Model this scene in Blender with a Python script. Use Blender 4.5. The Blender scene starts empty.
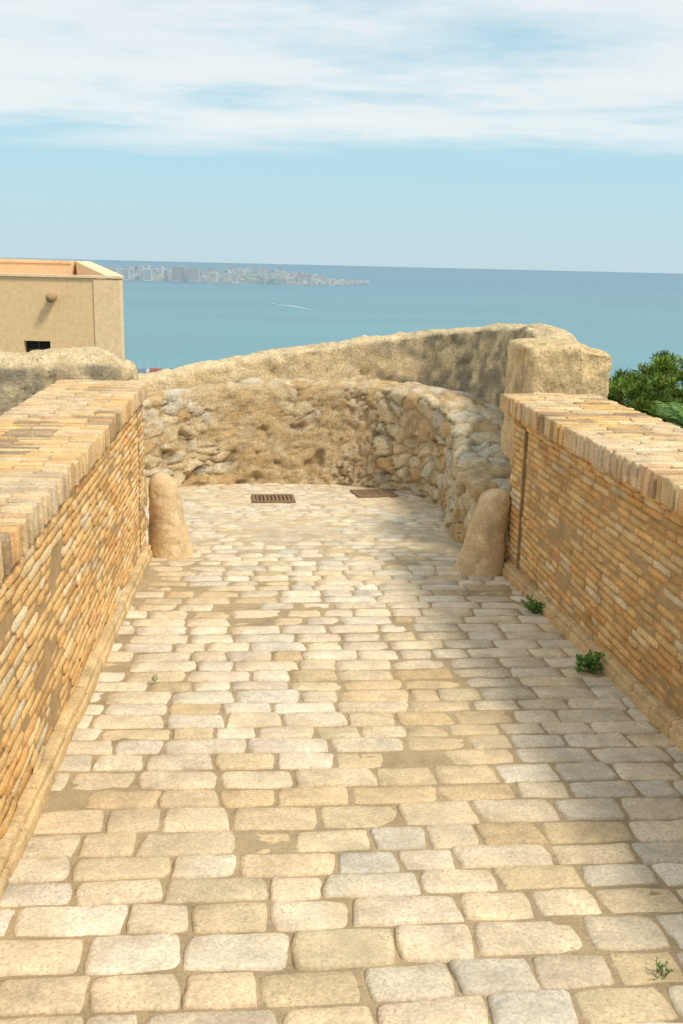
import bpy, bmesh, math, random
from mathutils import Matrix, Vector, noise
random.seed(7)
R=random.random
def U(a,b): return a+(b-a)*R()
scene=bpy.context.scene
scene.view_settings.view_transform='Standard'; scene.view_settings.look='None'; scene.view_settings.exposure=0

# ---------------------------------------------------------------- camera
F=1005.0; pitch=math.atan(247.5/F); roll=math.radians(1.35)
cam=bpy.data.cameras.new('camera'); cam.sensor_fit='VERTICAL'; cam.sensor_height=24; cam.lens=24*F/1024
cam.clip_start=0.05; cam.clip_end=200000
co=bpy.data.objects.new('camera',cam); scene.collection.objects.link(co); scene.camera=co
Xw=Vector((1,0,0)); Up=Vector((0,math.sin(pitch),math.cos(pitch))); Fw=Vector((0,math.cos(pitch),-math.sin(pitch)))
c,s=math.cos(roll),math.sin(roll)
rx=Xw*c+Up*s; ry=-Xw*s+Up*c; rz=-Fw
co.matrix_world=Matrix(((rx.x,ry.x,rz.x,0),(rx.y,ry.y,rz.y,0),(rx.z,ry.z,rz.z,1.8),(0,0,0,1)))

# ---------------------------------------------------------------- frame of the ramp
DX,DY=-0.0916,0.9958
def P(w,s_,z=0.0): return Vector((w*DY+s_*DX, -w*DX+s_*DY, z))
AS=Vector((DX,DY,0)); AW=Vector((DY,-DX,0)); AZ=Vector((0,0,1))
def gz(x,y): return 0.0058*x-0.063*y
def gzs(w,s_):
    p=P(w,s_); return gz(p.x,p.y)
NG=Vector((-.0058,.0629,.998)); AG=(AS-NG*AS.dot(NG)).normalized(); AWG=(AW-NG*AW.dot(NG)).normalized()

class MB:
    def __init__(m): m.v=[];m.f=[];m.c=[]
    def add(m,vs,fs,col):
        o=len(m.v); m.v.extend(vs)
        if isinstance(col,list): m.c.extend(col)
        else: m.c.extend([col]*len(vs))
        m.f.extend([tuple(i+o for i in f) for f in fs])
    def obj(m,name,mat,smooth=True,parent=None):
        me=bpy.data.meshes.new(name); me.from_pydata([tuple(v) for v in m.v],[],m.f)
        ca=me.color_attributes.new('Col','FLOAT_COLOR','POINT')
        fl=[]
        for q in m.c: fl.extend((q[0],q[1],q[2],1.0))
        ca.data.foreach_set('color',fl)
        if smooth: me.polygons.foreach_set('use_smooth',[True]*len(me.polygons))
        me.materials.append(mat); me.update()
        ob=bpy.data.objects.new(name,me); scene.collection.objects.link(ob)
        if parent: ob.parent=parent
        return ob
def empty(name):
    e=bpy.data.objects.new(name,None); scene.collection.objects.link(e); return e
def box(mb,lo,hi,col,ramp_frame=False):
    vs=[]
    for k in range(8):
        p=(hi[0] if k&1 else lo[0],hi[1] if k&2 else lo[1],hi[2] if k&4 else lo[2])
        vs.append(P(*p) if ramp_frame else Vector(p))
    mb.add(vs,[(0,2,3,1),(4,5,7,6),(0,1,5,4),(1,3,7,5),(3,2,6,7),(2,0,4,6)],col)
def jit(col,a,hue=0.0):
    k=1+U(-a,a); h=U(-hue,hue)
    return (max(0,col[0]*k*(1+h)),max(0,col[1]*k),max(0,col[2]*k*(1-h)))

def patch(mb,O,Ua,Va,N,hu,hv,h,col,res=(-1,-.88,-.5,0,.5,.88,1),nz=0.004,seed=0,cr=.1,tilt=0.0,skew=0.0,ed=.16,on=.9):
    n=len(res); vs=[]
    tu,tv=U(-tilt,tilt),U(-tilt,tilt)
    sk=[U(-skew,skew) for _ in range(4)]
    thr=abs(res[1])-.001
    for b in res:
        for a in res:
            x=a*(1-cr*abs(b)**5); y=b*(1-cr*abs(a)**5)
            m=max(abs(a),abs(b))
            if m>=.999: d=-h
            elif m>=thr: d=-h*ed
            else: d=0
            x+= (sk[0]*b+ sk[1]*a*b); y+=(sk[2]*a+sk[3]*a*b)
            q=O+Ua*(x*hu)+Va*(y*hv)
            nn=noise.noise(q*14+Vector((seed,seed*.37,0)))
            n2=noise.noise(q*45+Vector((seed,0,seed)))
            d+= (nn*1.3+n2*.7)*nz + tu*a*hu+tv*b*hv
            e=noise.noise_vector(q*22)*nz*on
            if m<.999: e=e*.8
            vs.append(q+N*d+Ua*e.x+Va*e.y)
    fs=[]
    flip=Ua.cross(Va).dot(N)<0
    for j in range(n-1):
        for i in range(n-1):
            q=(j*n+i,j*n+i+1,(j+1)*n+i+1,(j+1)*n+i)
            fs.append(q[::-1] if flip else q)
    mb.add(vs,fs,col)

bm=bmesh.new(); bmesh.ops.create_cube(bm,size=2)
bmesh.ops.bevel(bm,geom=bm.edges[:],offset=.16,segments=2,profile=.6,affect='EDGES')
TV=[v.co.copy() for v in bm.verts]; bm.verts.index_update(); TF=[tuple(v.index for v in f.verts) for f in bm.faces]; bm.free()
def rblock(mb,C,Ua,Va,Wa,hu,hv,hw,col,nz=.003,be=.012):
    vs=[]
    for t in TV:
        p=[]
        for k,hh in ((0,hu),(1,hv),(2,hw)):
            a=t[k]; sg=1 if a>0 else -1
            d=1-abs(a)
            p.append(sg*(hh-min(d/.16*be,hh*.8)))
        q=C+Ua*p[0]+Va*p[1]+Wa*p[2]
        vs.append(q+noise.noise_vector(q*18)*nz+noise.noise_vector(q*60)*nz*.5)
    fl=Ua.cross(Va).dot(Wa)<0
    mb.add(vs,[f[::-1] for f in TF] if fl else TF,col)

# ---------------------------------------------------------------- materials
def newmat(name):
    m=bpy.data.materials.new(name); m.use_nodes=True; nt=m.node_tree
    return m,nt,nt.nodes,nt.links,nt.nodes['Principled BSDF']
def nnode(N,L,scale,detail=6,rough=.6,vec=None):
    n=N.new('ShaderNodeTexNoise'); n.inputs['Scale'].default_value=scale; n.inputs['Detail'].default_value=detail; n.inputs['Roughness'].default_value=rough
    if vec: L.new(vec,n.inputs['Vector'])
    return n.outputs['Fac']
def ramp(N,L,fac,stops):
    r=N.new('ShaderNodeValToRGB'); L.new(fac,r.inputs['Fac'])
    while len(r.color_ramp.elements)<len(stops): r.color_ramp.elements.new(.5)
    for e,(p_,c_) in zip(r.color_ramp.elements,stops):
        e.position=p_; e.color=(c_[0],c_[1],c_[2],1) if isinstance(c_,(tuple,list)) else (c_,c_,c_,1)
    return r.outputs['Color']
def mixc(N,L,mode,fac,a,b):
    m=N.new('ShaderNodeMix'); m.data_type='RGBA'; m.blend_type=mode
    for k,vv in ((0,fac),(6,a),(7,b)):
        if isinstance(vv,(int,float)): m.inputs[k].default_value=vv
        elif isinstance(vv,tuple): m.inputs[k].default_value=(vv[0],vv[1],vv[2],1)
        else: L.new(vv,m.inputs[k])
    return m.outputs[2]
def mathn(N,L,op,a,b=None,cl=False):
    m=N.new('ShaderNodeMath'); m.operation=op; m.use_clamp=cl
    for k,vv in ((0,a),(1,b)):
        if vv is None: continue
        if isinstance(vv,(int,float)): m.inputs[k].default_value=vv
        else: L.new(vv,m.inputs[k])
    return m.outputs[0]
def masonry(name,stain=(.10,.085,.06),stain_amt=.5,bump=.35,patchc=(.5,.3,.12),patch_amt=.4,fine=90,pits=.5,bd=.012,grain=.24):
    m,nt,N,L,B=newmat(name)
    g=N.new('ShaderNodeNewGeometry').outputs['Position']
    at=N.new('ShaderNodeAttribute'); at.attribute_name='Col'
    col=at.outputs['Color']
    nA=nnode(N,L,7,6,.68,g)
    v1=ramp(N,L,nA,[(.3,1-grain*1.1),(.7,1+grain*.85)])
    col=mixc(N,L,'MULTIPLY',1.0,col,v1)
    nF=nnode(N,L,fine,3,.7,g)
    v2=ramp(N,L,nF,[(.3,1-grain),(.7,1+grain*.85)])
    col=mixc(N,L,'MULTIPLY',1.0,col,v2)
    nB=nnode(N,L,2.6,7,.72,g)
    pf=ramp(N,L,nB,[(.5,0.),(.66,patch_amt)])
    col=mixc(N,L,'MIX',pf,col,patchc)
    sf=ramp(N,L,nB,[(.30,stain_amt),(.44,0.)])
    col=mixc(N,L,'MIX',sf,col,stain)
    vo=N.new('ShaderNodeTexVoronoi'); vo.inputs['Scale'].default_value=fine*.7; L.new(g,vo.inputs['Vector'])
    pm=ramp(N,L,vo.outputs['Distance'],[(.08,1-pits),(.3,1.)])
    pn=ramp(N,L,nA,[(.45,0.),(.6,1.)])
    pmix=mixc(N,L,'MIX',pn,(1.,1.,1.),pm)
    col=mixc(N,L,'MULTIPLY',1.0,col,pmix)
    L.new(col,B.inputs['Base Color']); B.inputs['Roughness'].default_value=.95
    B.inputs['Specular IOR Level'].default_value=.12
    h=mathn(N,L,'ADD',nnode(N,L,34,6,.72,g),mathn(N,L,'MULTIPLY',pmix,.5))
    b=N.new('ShaderNodeBump'); b.inputs['Strength'].default_value=bump; b.inputs['Distance'].default_value=bd
    L.new(h,b.inputs['Height']); L.new(b.outputs['Normal'],B.inputs['Normal'])
    return m
M_cob=masonry('cobble_stone',stain=(.46,.37,.24),stain_amt=.5,bump=.75,patchc=(.68,.53,.31),patch_amt=.45,fine=80,pits=.35,bd=.011)
M_mortar=masonry('sand_mortar',stain=(.26,.19,.11),stain_amt=.5,bump=.8,patchc=(.50,.37,.20),patch_amt=.5,fine=120,pits=.3)
M_brick=masonry('worn_brick',stain=(.38,.23,.095),stain_amt=.5,bump=.8,patchc=(.76,.53,.24),patch_amt=.45,fine=110,pits=.5,grain=.28)
M_rub=masonry('rubble_stone',stain=(.32,.22,.12),stain_amt=.5,bump=1.0,patchc=(.68,.49,.24),patch_amt=.45,fine=50,pits=.5,bd=.025,grain=.28)
M_par=masonry('weathered_render',stain=(.22,.18,.115),stain_amt=.65,bump=.9,patchc=(.72,.53,.28),patch_amt=.4,fine=40,pits=.65,bd=.025,grain=.3)
M_bol=masonry('bollard_stone',stain=(.36,.26,.15),stain_amt=.5,bump=.7,patchc=(.68,.49,.25),patch_amt=.5,fine=70,pits=.4)
M_stucco=masonry('building_stucco',stain=(.66,.45,.24),stain_amt=.4,bump=.05,patchc=(.86,.63,.37),patch_amt=.3,fine=12,pits=.0,grain=.09)
def simple(name,rough=.8,haze=0.0,hc=(.40,.55,.63)):
    m,nt,N,L,B=newmat(name)
    at=N.new('ShaderNodeAttribute'); at.attribute_name='Col'
    g=N.new('ShaderNodeNewGeometry').outputs['Position']
    col=mixc(N,L,'MULTIPLY',1.0,at.outputs['Color'],ramp(N,L,nnode(N,L,(.02 if haze else 25),3,.6,g),[(.3,.8),(.7,1.15)]))
    L.new(col,B.inputs['Base Color']); B.inputs['Roughness'].default_value=rough; B.inputs['Specular IOR Level'].default_value=.2
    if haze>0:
        e=N.new('ShaderNodeEmission'); e.inputs['Color'].default_value=(*hc,1)  # aerial haze painted as emission mixed over the surface colour
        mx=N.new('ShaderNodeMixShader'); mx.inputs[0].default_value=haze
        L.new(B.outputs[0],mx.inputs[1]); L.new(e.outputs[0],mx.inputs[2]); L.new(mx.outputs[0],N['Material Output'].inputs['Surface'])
    return m
M_leaf=simple('foliage',.6)
M_bark=simple('bark',.9)
M_iron=simple('rusty_iron',.7)
M_dark=simple('dark_opening',.6)
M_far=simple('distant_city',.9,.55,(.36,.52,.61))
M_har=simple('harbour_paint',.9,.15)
M_terr=simple('hillside',.95,0)

# ---------------------------------------------------------------- curved walls
def catmull(pts,n):
    out=[]; m=len(pts)
    for i in range(m-1):
        p0=pts[max(i-1,0)];p1=pts[i];p2=pts[i+1];p3=pts[min(i+2,m-1)]
        for k in range(n):
            t=k/n
            out.append(tuple(.5*((2*b)+(c_-a)*t+(2*a-5*b+4*c_-d)*t*t+(-a+3*b-3*c_+d)*t**3) for a,b,c_,d in zip(p0,p1,p2,p3)))
    out.append(tuple(pts[-1])); return out
rub=[(-2.35,7.95,.26,.4),(-2.75,9.0,.26,.45),(-2.65,10.3,.25,.5),(-1.97,11.2,.29,.5),(-1.25,11.58,.39,.5),(-.4,11.68,.44,.55),(.35,11.5,.44,.7),(.85,10.9,.38,.85),(1.02,10.1,.25,.8),(.99,9.2,.11,.75),(1.0,8.5,.03,.7),(1.18,7.85,-.04,.6)]
par=[(-2.5,8.1,.33,.5),(-3.1,9.2,.33,.5),(-3.0,10.6,.36,.5),(-2.25,11.55,.46,.5),(-1.3,12.05,.64,.5),(-.3,12.2,.82,.5),(.7,12.0,1.0,.5),(1.35,11.4,1.14,.5),(1.68,10.5,1.22,.5),(1.66,9.6,1.22,.5),(1.52,8.8,1.18,.50)]
lwall=[(-7.0,7.2,.90,.75),(-5.0,7.5,.94,.75),(-3.4,7.95,.98,.75),(-2.4,8.25,1.02,.72),(-1.9,8.5,1.01,.7),(-1.7,8.75,.95,.6)]

def curve_wall(name,line,step,kind,mat,zb=-1.6,r=.07,wave=.0):
    pts=catmull(line,24); rs=[pts[0]]; acc=0
    for a,b in zip(pts,pts[1:]):
        acc+=math.dist(a[:2],b[:2])
        if acc>=step: rs.append(b); acc=0
    n=len(rs); V=[];C=[]
    nf=int(1.3/step); ntp=int(.65/step)
    for i,p in enumerate(rs):
        a=rs[max(i-1,0)]; b=rs[min(i+1,n-1)]
        t=Vector((b[0]-a[0],b[1]-a[1],0)); t.normalize()
        out=Vector((-t.y,t.x,0))
        x,y,zt,wd=p
        zt+=wave*noise.noise(Vector((x*1.7,y*1.7,3)))
        z0=gz(x,y)-.12
        col=[]
        for k in range(nf+1):
            f_=k/nf
            col.append((.10*f_,z0+(zt-r-z0)*f_,-1.0,0))
        for k in range(1,5):
            an=k/5*math.pi/2
            col.append((.10+r-r*math.cos(an),zt-r+r*math.sin(an),-math.cos(an),math.sin(an)))
        for k in range(ntp+1):
            f_=k/ntp; col.append((.10+r+(wd-2*r-.1)*f_, zt+.03*math.sin(f_*3.14),0,1))
        for k in range(1,6):
            an=k/5*math.pi/2
            col.append((wd-r+r*math.sin(an),zt-r+r*math.cos(an),math.sin(an),math.cos(an)))
        for k in range(1,14):
            col.append((wd,zt-r-(zt-r-zb)*k/13,1,0))
        for off,zz,no,nz_ in col:
            q=Vector((x,y,0))+out*off; q.z=zz
            Nn=out*no+AZ*nz_
            if kind=='rubble':
                right=max(0,min(1,(q.x+.3)/.7))
                wv=q+noise.noise_vector(q*2.2)*.12+noise.noise_vector(q*9)*.02
                big=4.8-1.1*right
                dd,pp=noise.voronoi(Vector((wv.x,wv.y,wv.z*1.6))*big)
                edge=min(1,(dd[1]-dd[0])/.15); edge=edge*edge*(3-2*edge)
                pc=pp[0]
                rnd=noise.cell(pc*7.3+Vector((3,1,2)))*.5+.5
                rnd2=noise.cell(pc*3.1+Vector((9,5,2)))*.5+.5
                mm=noise.fractal(q*1.3+Vector((5,0,0)),1,2,3)
                sm=max(.25,min(1,.5+mm*1.3+right*.6))
                d=(edge*(.4+.6*rnd)-.5)*(.065+.02*right)*sm
                d+=noise.fractal(q*5,1.0,2.0,5)*.026+abs(noise.noise(q*16))*.018+noise.noise(q*40)*.006
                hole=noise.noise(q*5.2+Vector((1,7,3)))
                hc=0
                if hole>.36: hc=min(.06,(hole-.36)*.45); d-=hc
                if nz_>.5: d*=.6
                st=Vector((.74+.12*(rnd-.5),.60+.12*(rnd-.5),.385+.10*(rnd-.5)))
                if rnd2>.78: st=Vector((.66,.46,.23))
                elif rnd2<.25: st=Vector((.70,.63,.48))
                mo=Vector((.60,.43,.23))
                k=(.15+.85*edge)*min(1,sm*1.3)
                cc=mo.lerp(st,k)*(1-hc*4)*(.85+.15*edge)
                cc=(cc.x,cc.y,cc.z)
            else:
                d=noise.fractal(q*3.2,1.0,2.0,5)*.026+noise.fractal(q*14,1.0,2.0,4)*.014+noise.noise(q*38)*.004
                hole=noise.noise(q*7.5+Vector((2,0,3)))
                if hole>.36: d-=min(.035,(hole-.36)*.3)
                h2=noise.noise(q*17+Vector((2,8,3)))
                if h2>.4: d-=(h2-.4)*.06
                base=Vector((.76,.60,.36))
                k=max(0,min(1,(q.x+.1)/1.2)) if kind=='parapet' else .85
                g2=Vector((.29,.25,.18)); t2=max(0,min(.9,k*(.55+1.7*noise.fractal(q*5.5,1,2,5))))
                if nz_>.5: t2*=.12  # tops kept paler: their sunlit look is put into the colour
                cc=base.lerp(g2,t2); cc=(cc.x,cc.y,cc.z)
            V.append(q+Nn*d); C.append(cc)
        m=len(col)
    fs=[]
    for i in range(n-1):
        for k in range(m-1):
            a=i*m+k; fs.append((a,a+m,a+m+1,a+1))
    fs.append(tuple(range(m))); fs.append(tuple((n-1)*m+k for k in range(m))[::-1])
    mb=MB(); mb.add(V,fs,C)
    return mb.obj(name,mat)
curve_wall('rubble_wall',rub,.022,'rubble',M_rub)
curve_wall('stone_parapet_wall',par,.03,'parapet',M_par)
curve_wall('weathered_stone_wall',lwall,.03,'old',M_par,r=.14,wave=.05)

def chunky_mesh(cx,cy,hx,hy,z0,z1,rot=0,n=60,col=(.76,.57,.31),round_=.05,amp=.018):
    bm=bmesh.new(); bmesh.ops.create_cube(bm,size=2)
    bmesh.ops.subdivide_edges(bm,edges=bm.edges[:],cuts=n,use_grid_fill=True)
    mb=MB(); V=[];C=[]
    hz=(z1-z0)/2; ctr=Vector((cx,cy,(z0+z1)/2)); H=Vector((hx,hy,hz))
    cr,sr=math.cos(rot),math.sin(rot)
    for v in bm.verts:
        q=Vector((v.co.x*hx,v.co.y*hy,v.co.z*hz))
        inner=Vector([max(-(H[k]-round_),min(H[k]-round_,q[k])) for k in range(3)])
        dlt=q-inner
        nrm=dlt.normalized() if dlt.length>1e-6 else Vector((0,0,1))
        q=inner+nrm*round_ if dlt.length>1e-6 else q
        if q.z>0:
            q.z-= (.025*((q.x)/hx)**2+.03*max(0,q.x/hx))*(q.z/hz)
        w=Vector((q.x*cr-q.y*sr,q.x*sr+q.y*cr,q.z))+ctr
        nw=Vector((nrm.x*cr-nrm.y*sr,nrm.x*sr+nrm.y*cr,nrm.z))
        d=noise.fractal(w*3.0,1,2,5)*amp+noise.fractal(w*13,1,2,3)*amp*.5
        ho=noise.noise(w*5+Vector((4,2,0)))
        if ho>.3: d-=(ho-.3)*.12
        V.append(w+nw*d)
        t=max(0,min(.7,-.1+1.2*noise.fractal(w*3.6,1,2,4)))
        if nrm.z>.6: t*=.3  # top face of the block painted paler, as if lit
        cc=Vector(col).lerp(Vector((.42,.31,.18)),t); C.append((cc.x,cc.y,cc.z))
    bm.verts.index_update(); fs=[tuple(v.index for v in f.verts) for f in bm.faces]; bm.free()
    mb.add(V,fs,C); return mb
eb=empty('parapet_end_block')
chunky_mesh(1.735,8.33,.325,.48,.2,1.23,rot=.05).obj('block',M_par,True,eb)
mbp=MB(); box(mbp,(1.47,7.95,-1.6),(2.0,8.75,.215),(.5,.4,.25)); mbp.obj('footing',M_par,False,eb)

# ---------------------------------------------------------------- ground of the ramp and platform
mb=MB(); nx,ny=90,300; V=[];C=[]
for j in range(ny+1):
    for i in range(nx+1):
        w=-1.6+4.4*i/nx
        s_=-2.2+15.0*j/ny
        if s_>7.2: w=w*1.45-.6
        q=P(w,s_); t=max(0,min(1,(s_-7)/2))
        side=max(0,min(1,(-.55-w)/.3))*(1-t)
        q.z=gz(q.x,q.y)-.012+noise.fractal(q*5,1,2,4)*.004+noise.noise(q*.9)*.009+.004*t+side*.004
        V.append(q); k=.5+.5*noise.noise(q*1.2)
        a_=Vector((.38,.29,.175)).lerp(Vector((.50,.39,.235)),k).lerp(Vector((.66,.55,.38)),t); C.append((a_.x,a_.y,a_.z))
fs=[]
for j in range(ny):
    for i in range(nx):
        a=j*(nx+1)+i; fs.append((a,a+1,a+nx+2,a+nx+1))
mb.add(V,fs,C); mb.obj('path_bedding',M_mortar)

mb=MB()
s_=-1.6; row=0
RN=(-1,-.965,-.85,-.4,0,.4,.85,.965,1); RF=(-1,-.94,-.5,0,.5,.94,1)
while s_<11.9:
    t=max(0,min(1,(s_-6.6)/2.0))
    dep=U(.135,.19)*(1-.15*t)
    w0,w1=(-.86,2.0) if s_<7.2 else (-3.3,2.3)
    w=w0-U(0,.25)
    while w<w1:
        ln=U(.19,.37)*(1-.2*t)
        if R()<.12: ln*=.7
        cw,cs=w+ln/2,s_+dep/2
        cs+=.03*noise.noise(Vector((cw*1.1,s_*.35,1.7)))
        q=P(cw,cs); q.z=gz(q.x,q.y)
        low=noise.fractal(Vector((q.x*1.0,q.y*1.0,4)),1,2,3)
        r=R()
        base=Vector((.75,.635,.455))
        if r<.14: base=Vector((.69,.56,.36))
        elif r<.34: base=Vector((.69,.61,.475))
        elif r<.52: base=Vector((.79,.69,.52))
        elif r<.58: base=Vector((.60,.47,.28))
        base=base.lerp(Vector((.66,.49,.27)),max(0,min(.75,(low-.05)*1.6)))
        base=jit((base.x,base.y,base.z),.09,.03)
        lift=U(-.004,.003)-(.003*t)-max(0,low-.1)*.010
        if r<.05: lift-=.008
        gp=U(.003,.011)
        ang=U(-.03,.03)
        Ua=(AWG*math.cos(ang)+AG*math.sin(ang)); Va=(AG*math.cos(ang)-AWG*math.sin(ang))
        near=s_<4.5
        hs=(dep-gp)/2*U(.95,1.02)
        patch(mb,q+NG*lift,Ua,Va,NG,(ln-gp)/2,hs,.02,base,res=RN if near else RF,nz=.0042,seed=row,cr=U(.03,.09),tilt=.018,skew=.05,ed=U(.2,.36),on=2.0)
        w+=ln
    s_+=dep; row+=1
mb.obj('cobblestone_path',M_cob)

# ---------------------------------------------------------------- brick walls
def bcol():
    r=R()
    if r<.5: b=(.74,.475,.20)
    elif r<.72: b=(.69,.40,.155)
    elif r<.87: b=(.78,.57,.30)
    elif r<.93: b=(.58,.32,.13)
    else: b=(.72,.57,.36)
    return jit(b,.12,.05)
def brick_wall(name,w_in,side,s0,s1,ztop,thick,over):
    e=empty(name)
    N=AW*(-side)
    mb=MB()
    zc=ztop-.125
    core=MB()
    slot0,slot1=s1-.40,s1-.31
    a,b=sorted((w_in+side*.011,w_in+side*thick))
    box(core,(a,s0,-2.2),(b,slot0,zc),(.48,.33,.17),True)
    a2,b2=sorted((w_in+side*.10,w_in+side*thick))
    box(core,(a2,slot0,-2.2),(b2,slot1,zc),(.34,.22,.10),True)  # slot back coloured darker, painting in the groove's shadow
    box(core,(a,slot1,-2.2),(b,s1-.012,zc),(.48,.33,.17),True)
    a3,b3=sorted((w_in-side*(over-.035),w_in+side*(thick+.02)))
    box(core,(a3,s0,zc+.002),(b3,s1-.01,ztop-.008),(.46,.34,.19),True)
    core.obj('core',M_mortar,False,e)
    pitch_=.047; z=zc-pitch_/2; k=0
    zmin=gzs(w_in,s1)-.05
    while z>zmin:
        corb=(over-.035)*.8 if k==0 else ((over-.035)*.35 if k==1 else 0)
        off=(k%2)*.12+U(-.03,.03)
        for seg in ((s0,slot0),(slot1,s1)):
            sp=seg[0]-off if seg[0]==s0 else seg[0]
            while sp<seg[1]-.02:
                ln=U(.22,.27) if R()<.72 else U(.11,.13)
                e0=max(sp,seg[0]); e1=min(sp+ln,seg[1])
                if seg[1]-e1<.05: e1=seg[1]
                cs=(e0+e1)/2
                if e1-e0>.03 and z>gzs(w_in,cs)-.06:
                    er=max(0,noise.noise(Vector((cs*1.6,z*3,side*4)))-.05)
                    dpt=U(-.005,.005)-er*.018+corb
                    if R()<.06: dpt-=.012
                    zz=z+.004*noise.noise(Vector((cs*1.2,7,side)))
                    patch(mb,P(w_in,cs,zz)+N*dpt,AS,AZ,N,(e1-e0-.008)/2,(pitch_-U(.007,.012))/2,.014+corb,bcol(),res=(-1,-.88,-.3,.3,.88,1),nz=.0036,seed=3,cr=.09,tilt=.02,skew=.02,ed=.25 if not corb else .1,on=1.1)
                sp=e1
        z-=pitch_; k+=1
    z=zc-pitch_/2; k=0
    while z>zmin:
        w=0.0
        while w<thick-.02:
            ln=U(.12,.26); ln=min(ln,thick-w)
            patch(mb,P(w_in+side*(w+ln/2),s1,z),AW,AZ,AS,(ln-.009)/2,(pitch_-.011)/2,.016,bcol(),res=(-1,-.85,0,.85,1),nz=.004,seed=3,cr=.12,skew=.03)
            w+=ln
        z-=pitch_; k+=1
    mb.obj('brick_facing',M_brick,True,e)
    mb=MB(); sp=s0
    while sp<s1+.02:
        t=U(.048,.060)
        wpos=-over+U(-.009,.009)
        first=True
        while wpos<thick+.02:
            ln=U(.23,.27) if not first or R()<.5 else U(.12,.15)
            if thick+.03-(wpos+ln)<.07: ln=thick+.035-wpos
            dz=U(-.005,.005)
            top=noise.fractal(Vector((sp*1.1,wpos*2,side)),1,2,3)
            c_=Vector(bcol()).lerp(Vector((.70,.56,.38)),max(0,min(.75,.35+top*1.2))); c_=jit((c_.x,c_.y,c_.z),.10,.03)
            if top<-.18 and R()<.5: c_=jit((.42,.30,.18),.15,.03)
            hz=.062 if first else .05
            C_=P(w_in+side*(wpos+ln/2),sp+t/2,ztop-.0625+dz+(.062-hz)*.9)
            rblock(mb,C_,AW,AS,AZ,(ln-.006)/2,(t-U(.006,.011))/2,hz,c_,nz=.007,be=U(.007,.013))
            wpos+=ln; first=False
        sp+=t
    mb.obj('coping',M_brick,True,e)
    mb=MB(); sp=s0
    while sp<s1-.02:
        ln=U(.22,.30); ln=min(ln,s1-sp)
        for lvl in (0,1):
            cw=w_in-side*(.012 if lvl==0 else .000)
            q=P(cw,sp+ln/2); q.z=gz(q.x,q.y)+(.015 if lvl==0 else .063)
            rblock(mb,q,AG,AW,NG,(ln-.008)/2,.035+U(-.004,.004),.023 if lvl else .035,jit((.70,.52,.28),.10,.04),nz=.007,be=.01)
        sp+=ln
    mb.obj('plinth',M_brick,True,e)
brick_wall('brick_wall',-.835,-1,-1.6,7.84,.90,.60,.035)
brick_wall('brick_wall',1.935,1,-1.6,7.28,.905,.59,.10)

# ---------------------------------------------------------------- stone bollards (guard stones)
def bollard(x,y,rb,rt,h,lean):
    mb=MB(); nr,na=50,48; V=[];C=[]
    z0=gz(x,y)-.05
    for j in range(nr+1):
        f_=j/nr
        if f_<.84: r=rb+(rt-rb)*(f_/.84)
        else:
            g=(f_-.84)/.16; r=rt*math.sqrt(max(0,1-g*g*.985))
        for i in range(na):
            a=2*math.pi*i/na
            q=Vector((x+r*math.cos(a)+lean[0]*f_,y+r*math.sin(a)+lean[1]*f_,z0+f_*h*1.05))
            nv=Vector((math.cos(a),math.sin(a),.2))
            d=noise.fractal(q*4,1,2,5)*.014+noise.noise(q*26)*.004
            ho=noise.noise(q*9+Vector((x,0,0)))
            if ho>.35: d-=(ho-.35)*.08
            V.append(q+nv*d)
            t=max(0,min(1,.1+noise.fractal(q*5,1,2,3)))
            cc=Vector((.74,.57,.34)).lerp(Vector((.58,.43,.26)),t); C.append((cc.x,cc.y,cc.z))
    fs=[]
    for j in range(nr):
        for i in range(na):
            fs.append((j*na+i,j*na+(i+1)%na,(j+1)*na+(i+1)%na,(j+1)*na+i))
    fs.append(tuple(nr*na+i for i in range(na)))
    mb.add(V,fs,C); mb.obj('stone_bollard',M_bol)
bollard(-1.35,7.80,.185,.115,.68,(-.09,0))
bollard(1.06,7.42,.20,.12,.66,(.12,.0))

# ---------------------------------------------------------------- drain grates
def grate(x,y,ang,w=.42,d=.42):
    mb=MB(); ca,sa=math.cos(ang),math.sin(ang)
    Ua=Vector((ca,sa,0)); Ua=(Ua-NG*Ua.dot(NG)).normalized(); Va=NG.cross(Ua)
    O=Vector((x,y,gz(x,y)))+NG*.003
    colr=(.26,.17,.10)
    for sx in (-1,1):
        rblock(mb,O+Ua*sx*w/2,Ua,Va,NG,.018,d/2+.018,.012,colr,nz=.0,be=.003)
        rblock(mb,O+Va*sx*d/2,Ua,Va,NG,w/2-.02,.018,.0115,colr,nz=.0,be=.003)
    n=9
    for i in range(n):
        rblock(mb,O+Ua*((i+.5)/n-.5)*(w-.04),Ua,Va,NG,.015,d/2-.018,.010,jit(colr,.2),nz=0,be=.003)
    rblock(mb,O-NG*.010,Ua,Va,NG,w/2,d/2,.008,(.07,.045,.03),nz=0,be=.003)
    mb.obj('drain_grate',M_iron)
grate(-.74,10.55,.12); grate(.36,11.02,.2)

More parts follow.
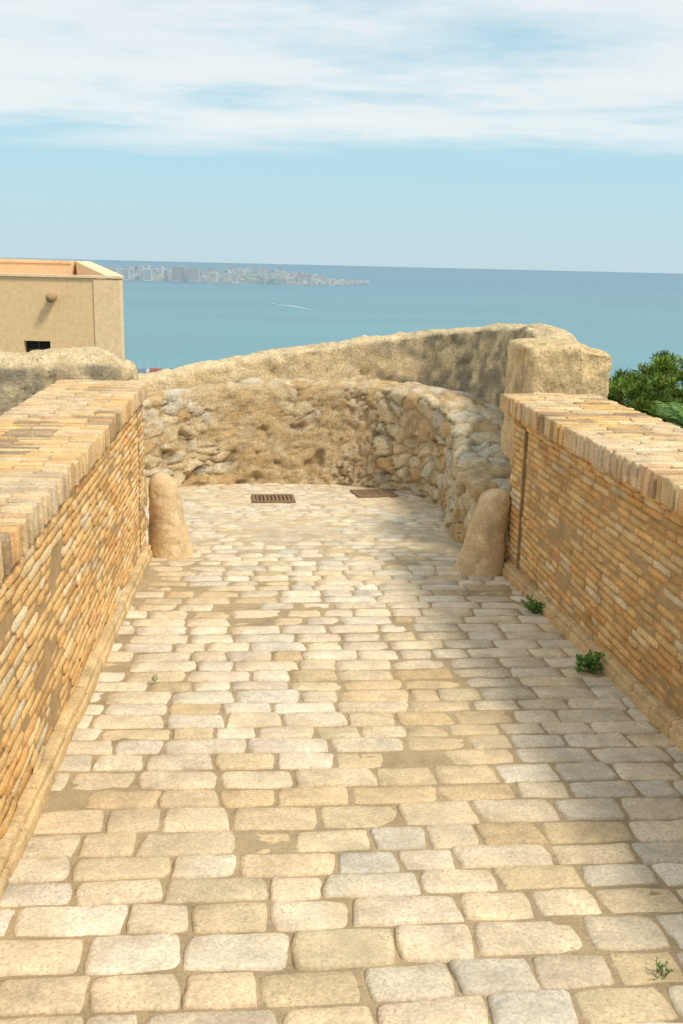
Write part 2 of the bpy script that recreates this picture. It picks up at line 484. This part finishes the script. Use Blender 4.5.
# ---------------------------------------------------------------- building
e=empty('stucco_building')
def tube(mb,A,B,r0,r1,col,n=8):
    d=(B-A).normalized(); u=d.orthogonal().normalized(); v=d.cross(u)
    V=[A+(u*math.cos(2*math.pi*i/n)+v*math.sin(2*math.pi*i/n))*r0 for i in range(n)]+[B+(u*math.cos(2*math.pi*i/n)+v*math.sin(2*math.pi*i/n))*r1 for i in range(n)]
    mb.add(V,[(i,(i+1)%n,n+(i+1)%n,n+i) for i in range(n)]+[tuple(range(n))[::-1],tuple(range(n,2*n))],col)
def prism(mb,foot,zb,zts,col):
    n=len(foot); V=[Vector((x,y,zb)) for x,y in foot]+[Vector((x,y,z)) for (x,y),z in zip(foot,zts)]
    mb.add(V,[(i,(i+1)%n,n+(i+1)%n,n+i) for i in range(n)]+[tuple(range(n))[::-1],tuple(range(n,2*n))],col)
XR=-5.52; XL=-17; YF=25.0; YB=31.0; XB=-7.75; ZT=1.34; ZTB=1.66; ZB=-9
mb=MB()
colw=(.86,.60,.33)
wx0,wx1,wz0,wz1=-7.92,-7.27,-.95,-.20
xs=-6.15
for (a,b,z0_,z1_) in ((XL,wx0,ZB,ZT),(wx1,xs,ZB,ZT),(wx0,wx1,ZB,wz0),(wx0,wx1,wz1,ZT)):
    box(mb,(a,YF,z0_),(b,YF+.35,z1_),colw)
box(mb,(xs,YF-.03,ZB),(XR,YF+.35,ZT-.02),(.90,.66,.39))
prism(mb,[(XR-.4,YF+.352),(XR-.002,YF+.352),(XB,YB),(XB-.4,YB)],ZB,[ZT,ZT,ZTB,ZTB],(.85,.62,.36))
prism(mb,[(XL,YB-.35),(XB-.402,YB-.35),(XB-.402,YB),(XL,YB)],ZB,[ZTB+.06,ZTB,ZTB,ZTB+.06],(.85,.60,.34))
prism(mb,[(XL,YF+.352),(XR-.402,YF+.352),(XB-.402,YB-.352),(XL,YB-.352)],ZT-1.2,[ZT-.25,ZT-.25,ZT-.2,ZT-.2],(.66,.38,.18))
mb.obj('walls',M_stucco,False,e)
mb=MB()
box(mb,(XL,YF-.05,ZT+.001),(XR+.02,YF+.40,ZT+.06),(.88,.68,.43))
prism(mb,[(XR-.43,YF+.403),(XR+.02,YF+.403),(XB+.03,YB+.05),(XB-.43,YB+.05)],ZT+.001,[ZT+.06,ZT+.06,ZTB+.06,ZTB+.06],(.86,.66,.42))
prism(mb,[(XL,YB-.38),(XB-.435,YB-.38),(XB-.435,YB+.05),(XL,YB+.05)],ZTB-.02,[ZTB+.13,ZTB+.065,ZTB+.065,ZTB+.13],(.86,.64,.40))
mb.obj('parapet_coping',M_stucco,False,e)
mb=MB(); box(mb,(wx0,YF+.2,wz0),(wx1,YF+.22,wz1),(.02,.022,.025)); box(mb,((wx0+wx1)/2-.02,YF+.17,wz0),((wx0+wx1)/2+.02,YF+.198,wz1),(.07,.06,.05))
box(mb,(wx0,YF+.16,wz1-.24),(wx1,YF+.198,wz1-.2),(.07,.06,.05))
mb.obj('window',M_dark,False,e)
mb=MB()
tube(mb,Vector((-7.15,YF+.1,.88)),Vector((-7.15,YF-.28,.85)),.09,.11,(.40,.26,.14),12)
mb.obj('water_spout',M_stucco,True,e)

# ---------------------------------------------------------------- vegetation
def leafclump(mb,C,r,n,ll,lw,cols,up=.3,flat=1.0):
    for _ in range(n):
        d=Vector((random.gauss(0,1),random.gauss(0,1),random.gauss(0,1))).normalized()
        q=C+Vector((d.x*r,d.y*r,d.z*r*flat))*(R()**.45)
        dr=(d+Vector((U(-.5,.5),U(-.5,.5),U(-.2,.6)+up))).normalized()
        sd=dr.cross(Vector((U(-1,1),U(-1,1),U(-1,1)))).normalized()
        l=ll*U(.7,1.3)
        cc=jit(random.choice(cols),.25,.1)
        mb.add([q-sd*lw,q+sd*lw,q+dr*l+sd*lw*.3,q+dr*l-sd*lw*.3],[(0,1,2,3)],cc)
def pine(x,y,zg,ztop,rad,seed,ncl=60):
    random.seed(seed)
    e=empty('pine_tree'); tr=MB(); fo=MB()
    base=Vector((x,y,zg)); hub=Vector((x,y,ztop-rad*.95))
    mid=base.lerp(hub,.5)+Vector((.2,0,0))
    tube(tr,base,mid,.28,.2,(.16,.10,.06)); tube(tr,mid,hub,.2,.12,(.16,.10,.06))
    cl=[]; tries=0
    while len(cl)<ncl and tries<4000:
        tries+=1
        d=Vector((random.gauss(0,1),random.gauss(0,1),random.gauss(0,1))).normalized()
        rr=U(.35,1.0)
        q=hub+Vector((d.x*rad*rr*1.1,d.y*rad*rr*1.1,d.z*rad*rr*.9))
        q+=noise.noise_vector(q*.8)*.3
        if all((q-o).length>.40 for o in cl): cl.append(q)
    for q in cl:
        tube(tr,hub.lerp(q,.05)-Vector((0,0,.4)),q,.05,.015,(.14,.09,.05),5)
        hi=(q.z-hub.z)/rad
        sun=max(0,.5+.5*hi)  # clumps lighter towards the crown top: sunlight painted into needle colour
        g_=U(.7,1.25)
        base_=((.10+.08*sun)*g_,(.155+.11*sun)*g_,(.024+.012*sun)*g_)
        for k in range(7):
            o=Vector((random.gauss(0,1),random.gauss(0,1),random.gauss(0,1))).normalized()*U(.05,.33)
            o.z*=.55
            b2=jit(base_,.25,.1)
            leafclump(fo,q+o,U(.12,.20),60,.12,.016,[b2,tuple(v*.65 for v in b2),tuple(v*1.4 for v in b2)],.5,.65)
    tr.obj('trunk_and_limbs',M_bark,True,e); fo.obj('needles',M_leaf,False,e)
pine(8.3,25.0,-11,-.08,1.8,3,66)
pine(9.6,28.0,-12,-.25,2.0,9,56)
pine(6.75,23.6,-11,-.50,1.15,5,36)
pine(7.7,22.6,-11,-1.0,1.2,15,40)
random.seed(21)
e=empty('palm_tree'); tr=MB(); fo=MB()
pc=Vector((6.35,18.0,-1.12))
for k in range(14): tube(tr,Vector((pc.x,pc.y,-9+k*.562)),Vector((pc.x,pc.y,-9+(k+1)*.562)),.2,.17,jit((.17,.12,.07),.2))
for k in range(44):
    a=U(0,2*math.pi); el=U(-.2,1.3); L_=U(.75,1.15)
    pr=pc; d=Vector((math.cos(a)*math.cos(el),math.sin(a)*math.cos(el),math.sin(el)))
    n=14
    for i in range(n):
        nx_=pr+d*(L_/n); d=(d+Vector((0,0,-.09))).normalized()
        tube(fo,pr,nx_,.012*(1-i/n)+.003,.012*(1-(i+1)/n)+.003,(.16,.22,.06),4)
        if i>1:
            sd=d.cross(AZ).normalized()
            for sg in (-1,1):
                for q2 in (0,.5):
                    st=pr.lerp(nx_,q2); ld=(sd*sg+d*.8+Vector((0,0,-.2+U(-.15,.1)))).normalized()
                    ll=.30*math.sin(math.pi*(i+1)/(n+2))+.06
                    fo.add([st-d*.014,st+d*.014,st+ld*ll],[(0,1,2)],jit((.15,.27,.07),.3,.1))
        pr=nx_
tr.obj('trunk',M_bark,True,e); fo.obj('fronds',M_leaf,False,e)

def weed(w,s_,r,n):
    mb=MB(); q0=P(w,s_); q0.z=gz(q0.x,q0.y)
    for _ in range(n):
        a=U(0,2*math.pi); el=U(.25,1.4); d=Vector((math.cos(a)*math.cos(el),math.sin(a)*math.cos(el),math.sin(el)))
        L_=r*U(.5,1.1); st=q0+Vector((U(-.02,.02),U(-.02,.02),0)); tip=st+d*L_
        tube(mb,st,tip,.0015,.001,(.10,.14,.04),3)
        for k in range(8):
            f_=U(.3,1.05); b_=st.lerp(tip,f_); ld=(d+Vector((U(-1,1),U(-1,1),U(-.6,.6)))).normalized(); sd=ld.cross(Vector((U(-1,1),U(-1,1),1))).normalized()
            l=r*U(.16,.30)
            mb.add([b_,b_+ld*l*.5+sd*l*.4,b_+ld*l,b_+ld*l*.5-sd*l*.4],[(0,1,2,3)],jit((.16,.31,.07),.35,.1))
    mb.obj('weed_plant',M_leaf,False)
weed(1.85,6.1,.10,34); weed(1.83,4.95,.11,44); weed(-.50,4.9,.025,8); weed(1.16,2.38,.035,9)

# ---------------------------------------------------------------- terrain, sea, coast
mb=MB(); V=[];C=[];fs=[]
rings=[13.5*1.35**k for k in range(17)]; na=72
def hz(r,a):
    h=-4.5-.42*(r-13.5) if r<260 else -108
    return max(h,-103)+ (noise.fractal(Vector((math.cos(a)*r*.03,math.sin(a)*r*.03,1)),1,2,4)*min(r*.04,6) if r<240 else 0)
V.append(Vector((0,5,-2.6))); C.append((.2,.15,.08))
for r in [4.5,9]+rings:
    for i in range(na):
        a=2*math.pi*i/na
        z=hz(r,a) if r>=13.5 else -2.6-.15*r
        V.append(Vector((r*math.cos(a),5+r*math.sin(a),z))); C.append((.10,.11,.05) if r>14 else (.25,.19,.1))
for i in range(na): fs.append((0,1+i,1+(i+1)%na))
for k in range(len(rings)+1):
    for i in range(na):
        a=1+k*na+i;b=1+k*na+(i+1)%na; fs.append((a,a+na,b+na,b))
mb.add(V,fs,C); mb.obj('hillside_ground',M_terr)

SEA=-100.0
def sea():
    m,nt,N,L,B=newmat('sea_water')
    g=N.new('ShaderNodeNewGeometry').outputs['Position']
    ln=N.new('ShaderNodeVectorMath'); ln.operation='LENGTH'; L.new(g,ln.inputs[0])
    dist=ln.outputs['Value']
    mp=N.new('ShaderNodeMapping'); mp.inputs['Scale'].default_value=(.0007,.0022,.001); L.new(g,mp.inputs['Vector'])
    n1=nnode(N,L,1.0,6,.6,mp.outputs[0])
    mr=N.new('ShaderNodeMapRange'); mr.inputs['From Min'].default_value=900; mr.inputs['From Max'].default_value=5500; L.new(dist,mr.inputs['Value'])
    shallow=mixc(N,L,'MIX',mr.outputs[0],(.11,.30,.32),(.09,.22,.29))
    col=mixc(N,L,'MULTIPLY',1.0,shallow,ramp(N,L,n1,[(.3,.86),(.7,1.14)]))
    L.new(col,B.inputs['Base Color']); B.inputs['Roughness'].default_value=.35; B.inputs['Specular IOR Level'].default_value=.22
    mp2=N.new('ShaderNodeMapping'); mp2.inputs['Scale'].default_value=(.03,.05,.03); L.new(g,mp2.inputs['Vector'])
    b=N.new('ShaderNodeBump'); b.inputs['Strength'].default_value=.6; b.inputs['Distance'].default_value=6
    L.new(nnode(N,L,1.0,5,.7,mp2.outputs[0]),b.inputs['Height']); L.new(b.outputs[0],B.inputs['Normal'])
    e=N.new('ShaderNodeEmission'); e.inputs['Color'].default_value=(.295,.465,.56,1)  # sea haze painted as emission, stronger with distance from the origin
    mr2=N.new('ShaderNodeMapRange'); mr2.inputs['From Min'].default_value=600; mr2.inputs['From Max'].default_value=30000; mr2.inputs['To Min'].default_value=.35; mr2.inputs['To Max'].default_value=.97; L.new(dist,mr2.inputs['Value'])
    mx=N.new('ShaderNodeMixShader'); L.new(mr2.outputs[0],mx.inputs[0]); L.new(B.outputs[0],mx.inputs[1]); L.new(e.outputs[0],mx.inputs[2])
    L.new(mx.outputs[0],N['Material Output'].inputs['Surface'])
    return m
mb=MB(); V=[];C=[];fs=[]; rr=[0,400,900,1800,3500,7000,14000,28000,56000,95000]; na=64
for r in rr:
    for i in range(na):
        a=2*math.pi*i/na; V.append(Vector((r*math.cos(a),r*math.sin(a),SEA))); C.append((1,1,1))
for k in range(len(rr)-1):
    for i in range(na):
        a=k*na+i;b=k*na+(i+1)%na; fs.append((a,a+na,b+na,b))
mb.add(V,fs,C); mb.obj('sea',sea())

random.seed(11)
def coast_far(x):
    return 5000+ 60*math.sin(x*.004)+ (max(0,x+150)/280)**2*900
def coast_h(x,t):
    k=max(0,min(1,(130-x)/520)); k=k*k*(3-2*k)
    return (8+ (34*k+14*noise.noise(Vector((x*.0022,t*2,1)))*k)*math.sin(min(1,t*1.6)*math.pi/2))
mb=MB(); V=[];C=[];fs=[]; nx,ny=90,10
for j in range(ny+1):
    for i in range(nx+1):
        x=-5200+ (5330)*i/nx; t=j/ny
        taper=max(.02,min(1,(135-x)/700))
        y=coast_far(x)+t*2200*taper
        z=SEA-6+(coast_h(x,t)+6)*min(1,t*8+.0) if t<1 else SEA-6
        if i==nx: z=SEA-6
        V.append(Vector((x,y,z))); C.append((.34,.29,.20) if noise.noise(Vector((x*.01,t*9,0)))>0 else (.14,.18,.10))
for j in range(ny):
    for i in range(nx):
        a=j*(nx+1)+i; fs.append((a,a+1,a+nx+2,a+nx+1))
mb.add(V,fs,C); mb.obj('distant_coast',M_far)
mb=MB()
pal=[(.66,.60,.50),(.74,.68,.6),(.58,.45,.34),(.5,.36,.26),(.66,.60,.54),(.40,.36,.32),(.25,.27,.22)]
for k in range(1500):
    x=U(-2400,100); t=R()**1.3*.85
    dens=.35+.65*max(0,noise.noise(Vector((x*.004,t*3,5)))+.4)
    if R()>dens: continue
    taper=max(.02,min(1,(135-x)/700))
    y=coast_far(x)+t*2200*taper+40
    z=SEA+coast_h(x,t)-5
    w=U(8,28); h=U(7,18) if R()<.8 else U(18,36)
    if x>-150: h=U(6,14)
    d=U(10,25)
    colr=jit(random.choice(pal),.1,.03)
    box(mb,(x,y,z),(x+w,y+d,z+h),colr)
    nf=int(h/4)
    if nf>3 and w>14:
        for f_ in range(1,nf): box(mb,(x+1.5,y-.6,z+f_*4),(x+w-1.5,y-.05,z+f_*4+1.6),tuple(v*.5 for v in colr))
for (x,w,h,cx) in ((-860,60,72,(.5,.36,.28)),(-790,62,68,(.55,.42,.34)),(-1010,40,56,(.66,.62,.56)),(-1120,36,54,(.6,.5,.42)),(-560,30,44,(.66,.6,.55)),(-420,28,42,(.6,.56,.5))):
    y=coast_far(x)+60; box(mb,(x,y,SEA),(x+w,y+30,SEA+h),cx)
    for f_ in range(2,int(h/4)): box(mb,(x+2,y-.6,SEA+f_*4),(x+w-2,y-.05,SEA+f_*4+1.8),tuple(v*.55 for v in cx))
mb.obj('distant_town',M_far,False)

e=empty('motor_boat')
bx,by=-178,2560
mb=MB()
V=[];fs=[]
n=10
for i in range(n+1):
    f_=i/n; w=2.6*math.sqrt(max(0,1-f_**2.2)); x=bx-12*f_
    for (o,z) in ((-w,1.8+.6*f_),(-w*.5,0),(w*.5,0),(w,1.8+.6*f_)): V.append(Vector((x,by+o,SEA+z)))
for i in range(n):
    for k in range(3):
        a=i*4+k; fs.append((a,a+1,a+5,a+4))
    fs.append((i*4+3,i*4,i*4+4,i*4+7))
fs.append((0,1,2,3)); mb.add(V,fs,(.8,.8,.8)); box(mb,(bx-7,by-1.4,SEA+1.9),(bx-2,by+1.4,SEA+3.6),(.75,.75,.75))
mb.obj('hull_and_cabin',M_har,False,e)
mb=MB(); V=[];fs=[];n=40
for i in range(n+1):
    f_=i/n; x=bx+2+105*f_; y=by-60*f_-230*f_*f_; w=(5+18*math.sqrt(f_))*(1-.85*f_**2)+3*noise.noise(Vector((i*.5,0,0)))
    V+= [Vector((x,y-w,SEA+.5)),Vector((x,y+w,SEA+.5))]
for i in range(n): fs.append((2*i,2*i+1,2*i+3,2*i+2))
mb.add(V,fs,(.55,.66,.70)); mb.obj('wake_foam',M_har,False,e)

random.seed(31)
e=empty('harbour_quay'); mb=MB()
hx,hy=-190,930
box(mb,(hx-160,hy-30,SEA-3),(hx+38,hy,SEA+2.5),(.5,.47,.42))
box(mb,(hx-160,hy+12,SEA-3),(hx+5,hy+18,SEA+2.2),(.6,.58,.54))
for k in range(22):
    x=hx+U(-150,28); y=hy-U(5,26)
    w=U(4,12); box(mb,(x,y,SEA+2.5),(x+w,y+U(3,6),SEA+2.5+U(2,5)),random.choice([(.75,.73,.7),(.5,.12,.08),(.7,.68,.62),(.25,.3,.4),(.6,.4,.25)]))
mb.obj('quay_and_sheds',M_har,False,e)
mb=MB()
for k in range(26):
    x=hx+U(-150,20); y=hy+U(2,30); L_=U(5,9)
    V=[Vector((x,y-1.2,SEA+1.4)),Vector((x+L_*.7,y-1.2,SEA+1.4)),Vector((x+L_,y,SEA+1.8)),Vector((x+L_*.7,y+1.2,SEA+1.4)),Vector((x,y+1.2,SEA+1.4))]
    V2=[v+Vector((0,0,-1.6)) for v in V]
    mb.add(V+V2,[(0,1,2,3,4)]+[(i,(i+1)%5,5+(i+1)%5,5+i) for i in range(5)],(.8,.8,.78))
    tube(mb,Vector((x+L_*.5,y,SEA+1.4)),Vector((x+L_*.5,y,SEA+11)),.12,.06,(.7,.7,.7),4)
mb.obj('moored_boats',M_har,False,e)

# ---------------------------------------------------------------- light
EL=math.radians(53); AZM=math.radians(-36)
sd=Vector((math.cos(EL)*math.cos(AZM),math.cos(EL)*math.sin(AZM),math.sin(EL)))
sun=bpy.data.lights.new('sun','SUN'); sun.energy=3.2; sun.angle=math.radians(12); sun.color=(1,.92,.79)
so=bpy.data.objects.new('sun',sun); scene.collection.objects.link(so); so.rotation_euler=sd.to_track_quat('Z','Y').to_euler()
w=bpy.data.worlds.new('World'); scene.world=w; w.use_nodes=True; N=w.node_tree.nodes; L=w.node_tree.links
bg=N['Background']
sky=N.new('ShaderNodeTexSky'); sky.sky_type='NISHITA'; sky.sun_disc=False; sky.sun_elevation=EL; sky.sun_rotation=math.radians(90+36)
sky.altitude=100; sky.air_density=1.0; sky.dust_density=1.2; sky.ozone_density=1.0
tc=N.new('ShaderNodeTexCoord'); sx=N.new('ShaderNodeSeparateXYZ'); L.new(tc.outputs['Generated'],sx.inputs[0])
z=mathn(N,L,'MAXIMUM',sx.outputs[2],0.0)
zz=mathn(N,L,'ADD',z,.055)
cx=mathn(N,L,'DIVIDE',sx.outputs[0],zz); cy=mathn(N,L,'DIVIDE',sx.outputs[1],zz)
cb=N.new('ShaderNodeCombineXYZ'); L.new(cx,cb.inputs[0]); L.new(cy,cb.inputs[1])
mp=N.new('ShaderNodeMapping'); mp.inputs['Scale'].default_value=(.6,.9,1); mp.inputs['Rotation'].default_value=(0,0,.45); mp.inputs['Location'].default_value=(2.1,.9,0); L.new(cb.outputs[0],mp.inputs['Vector'])
n1=nnode(N,L,.9,10,.60,mp.outputs[0])
den=ramp(N,L,n1,[(.33,.05),(.50,.85),(.62,1.)])
band=ramp(N,L,mathn(N,L,'ADD',z,mathn(N,L,'MULTIPLY',mathn(N,L,'SUBTRACT',nnode(N,L,.7,8,.6,mp.outputs[0]),.5),.06)),[(.095,.0),(.12,1.)])
fac=mathn(N,L,'MULTIPLY',mathn(N,L,'MULTIPLY',den,band),.87)
hz_=ramp(N,L,z,[(.0,.95),(.2,.75),(.8,.35)])
tint=ramp(N,L,z,[(.0,(.52,.67,.73)),(.06,(.46,.68,.77)),(.12,(.40,.68,.80)),(.3,(.38,.64,.78))])
tb=mixc(N,L,'MULTIPLY',1.0,tint,(8.,8.,8.))
base=mixc(N,L,'MIX',hz_,sky.outputs[0],tb)
col=mixc(N,L,'MIX',fac,base,(6.8,6.95,6.9))
L.new(col,bg.inputs['Color']); bg.inputs['Strength'].default_value=.135
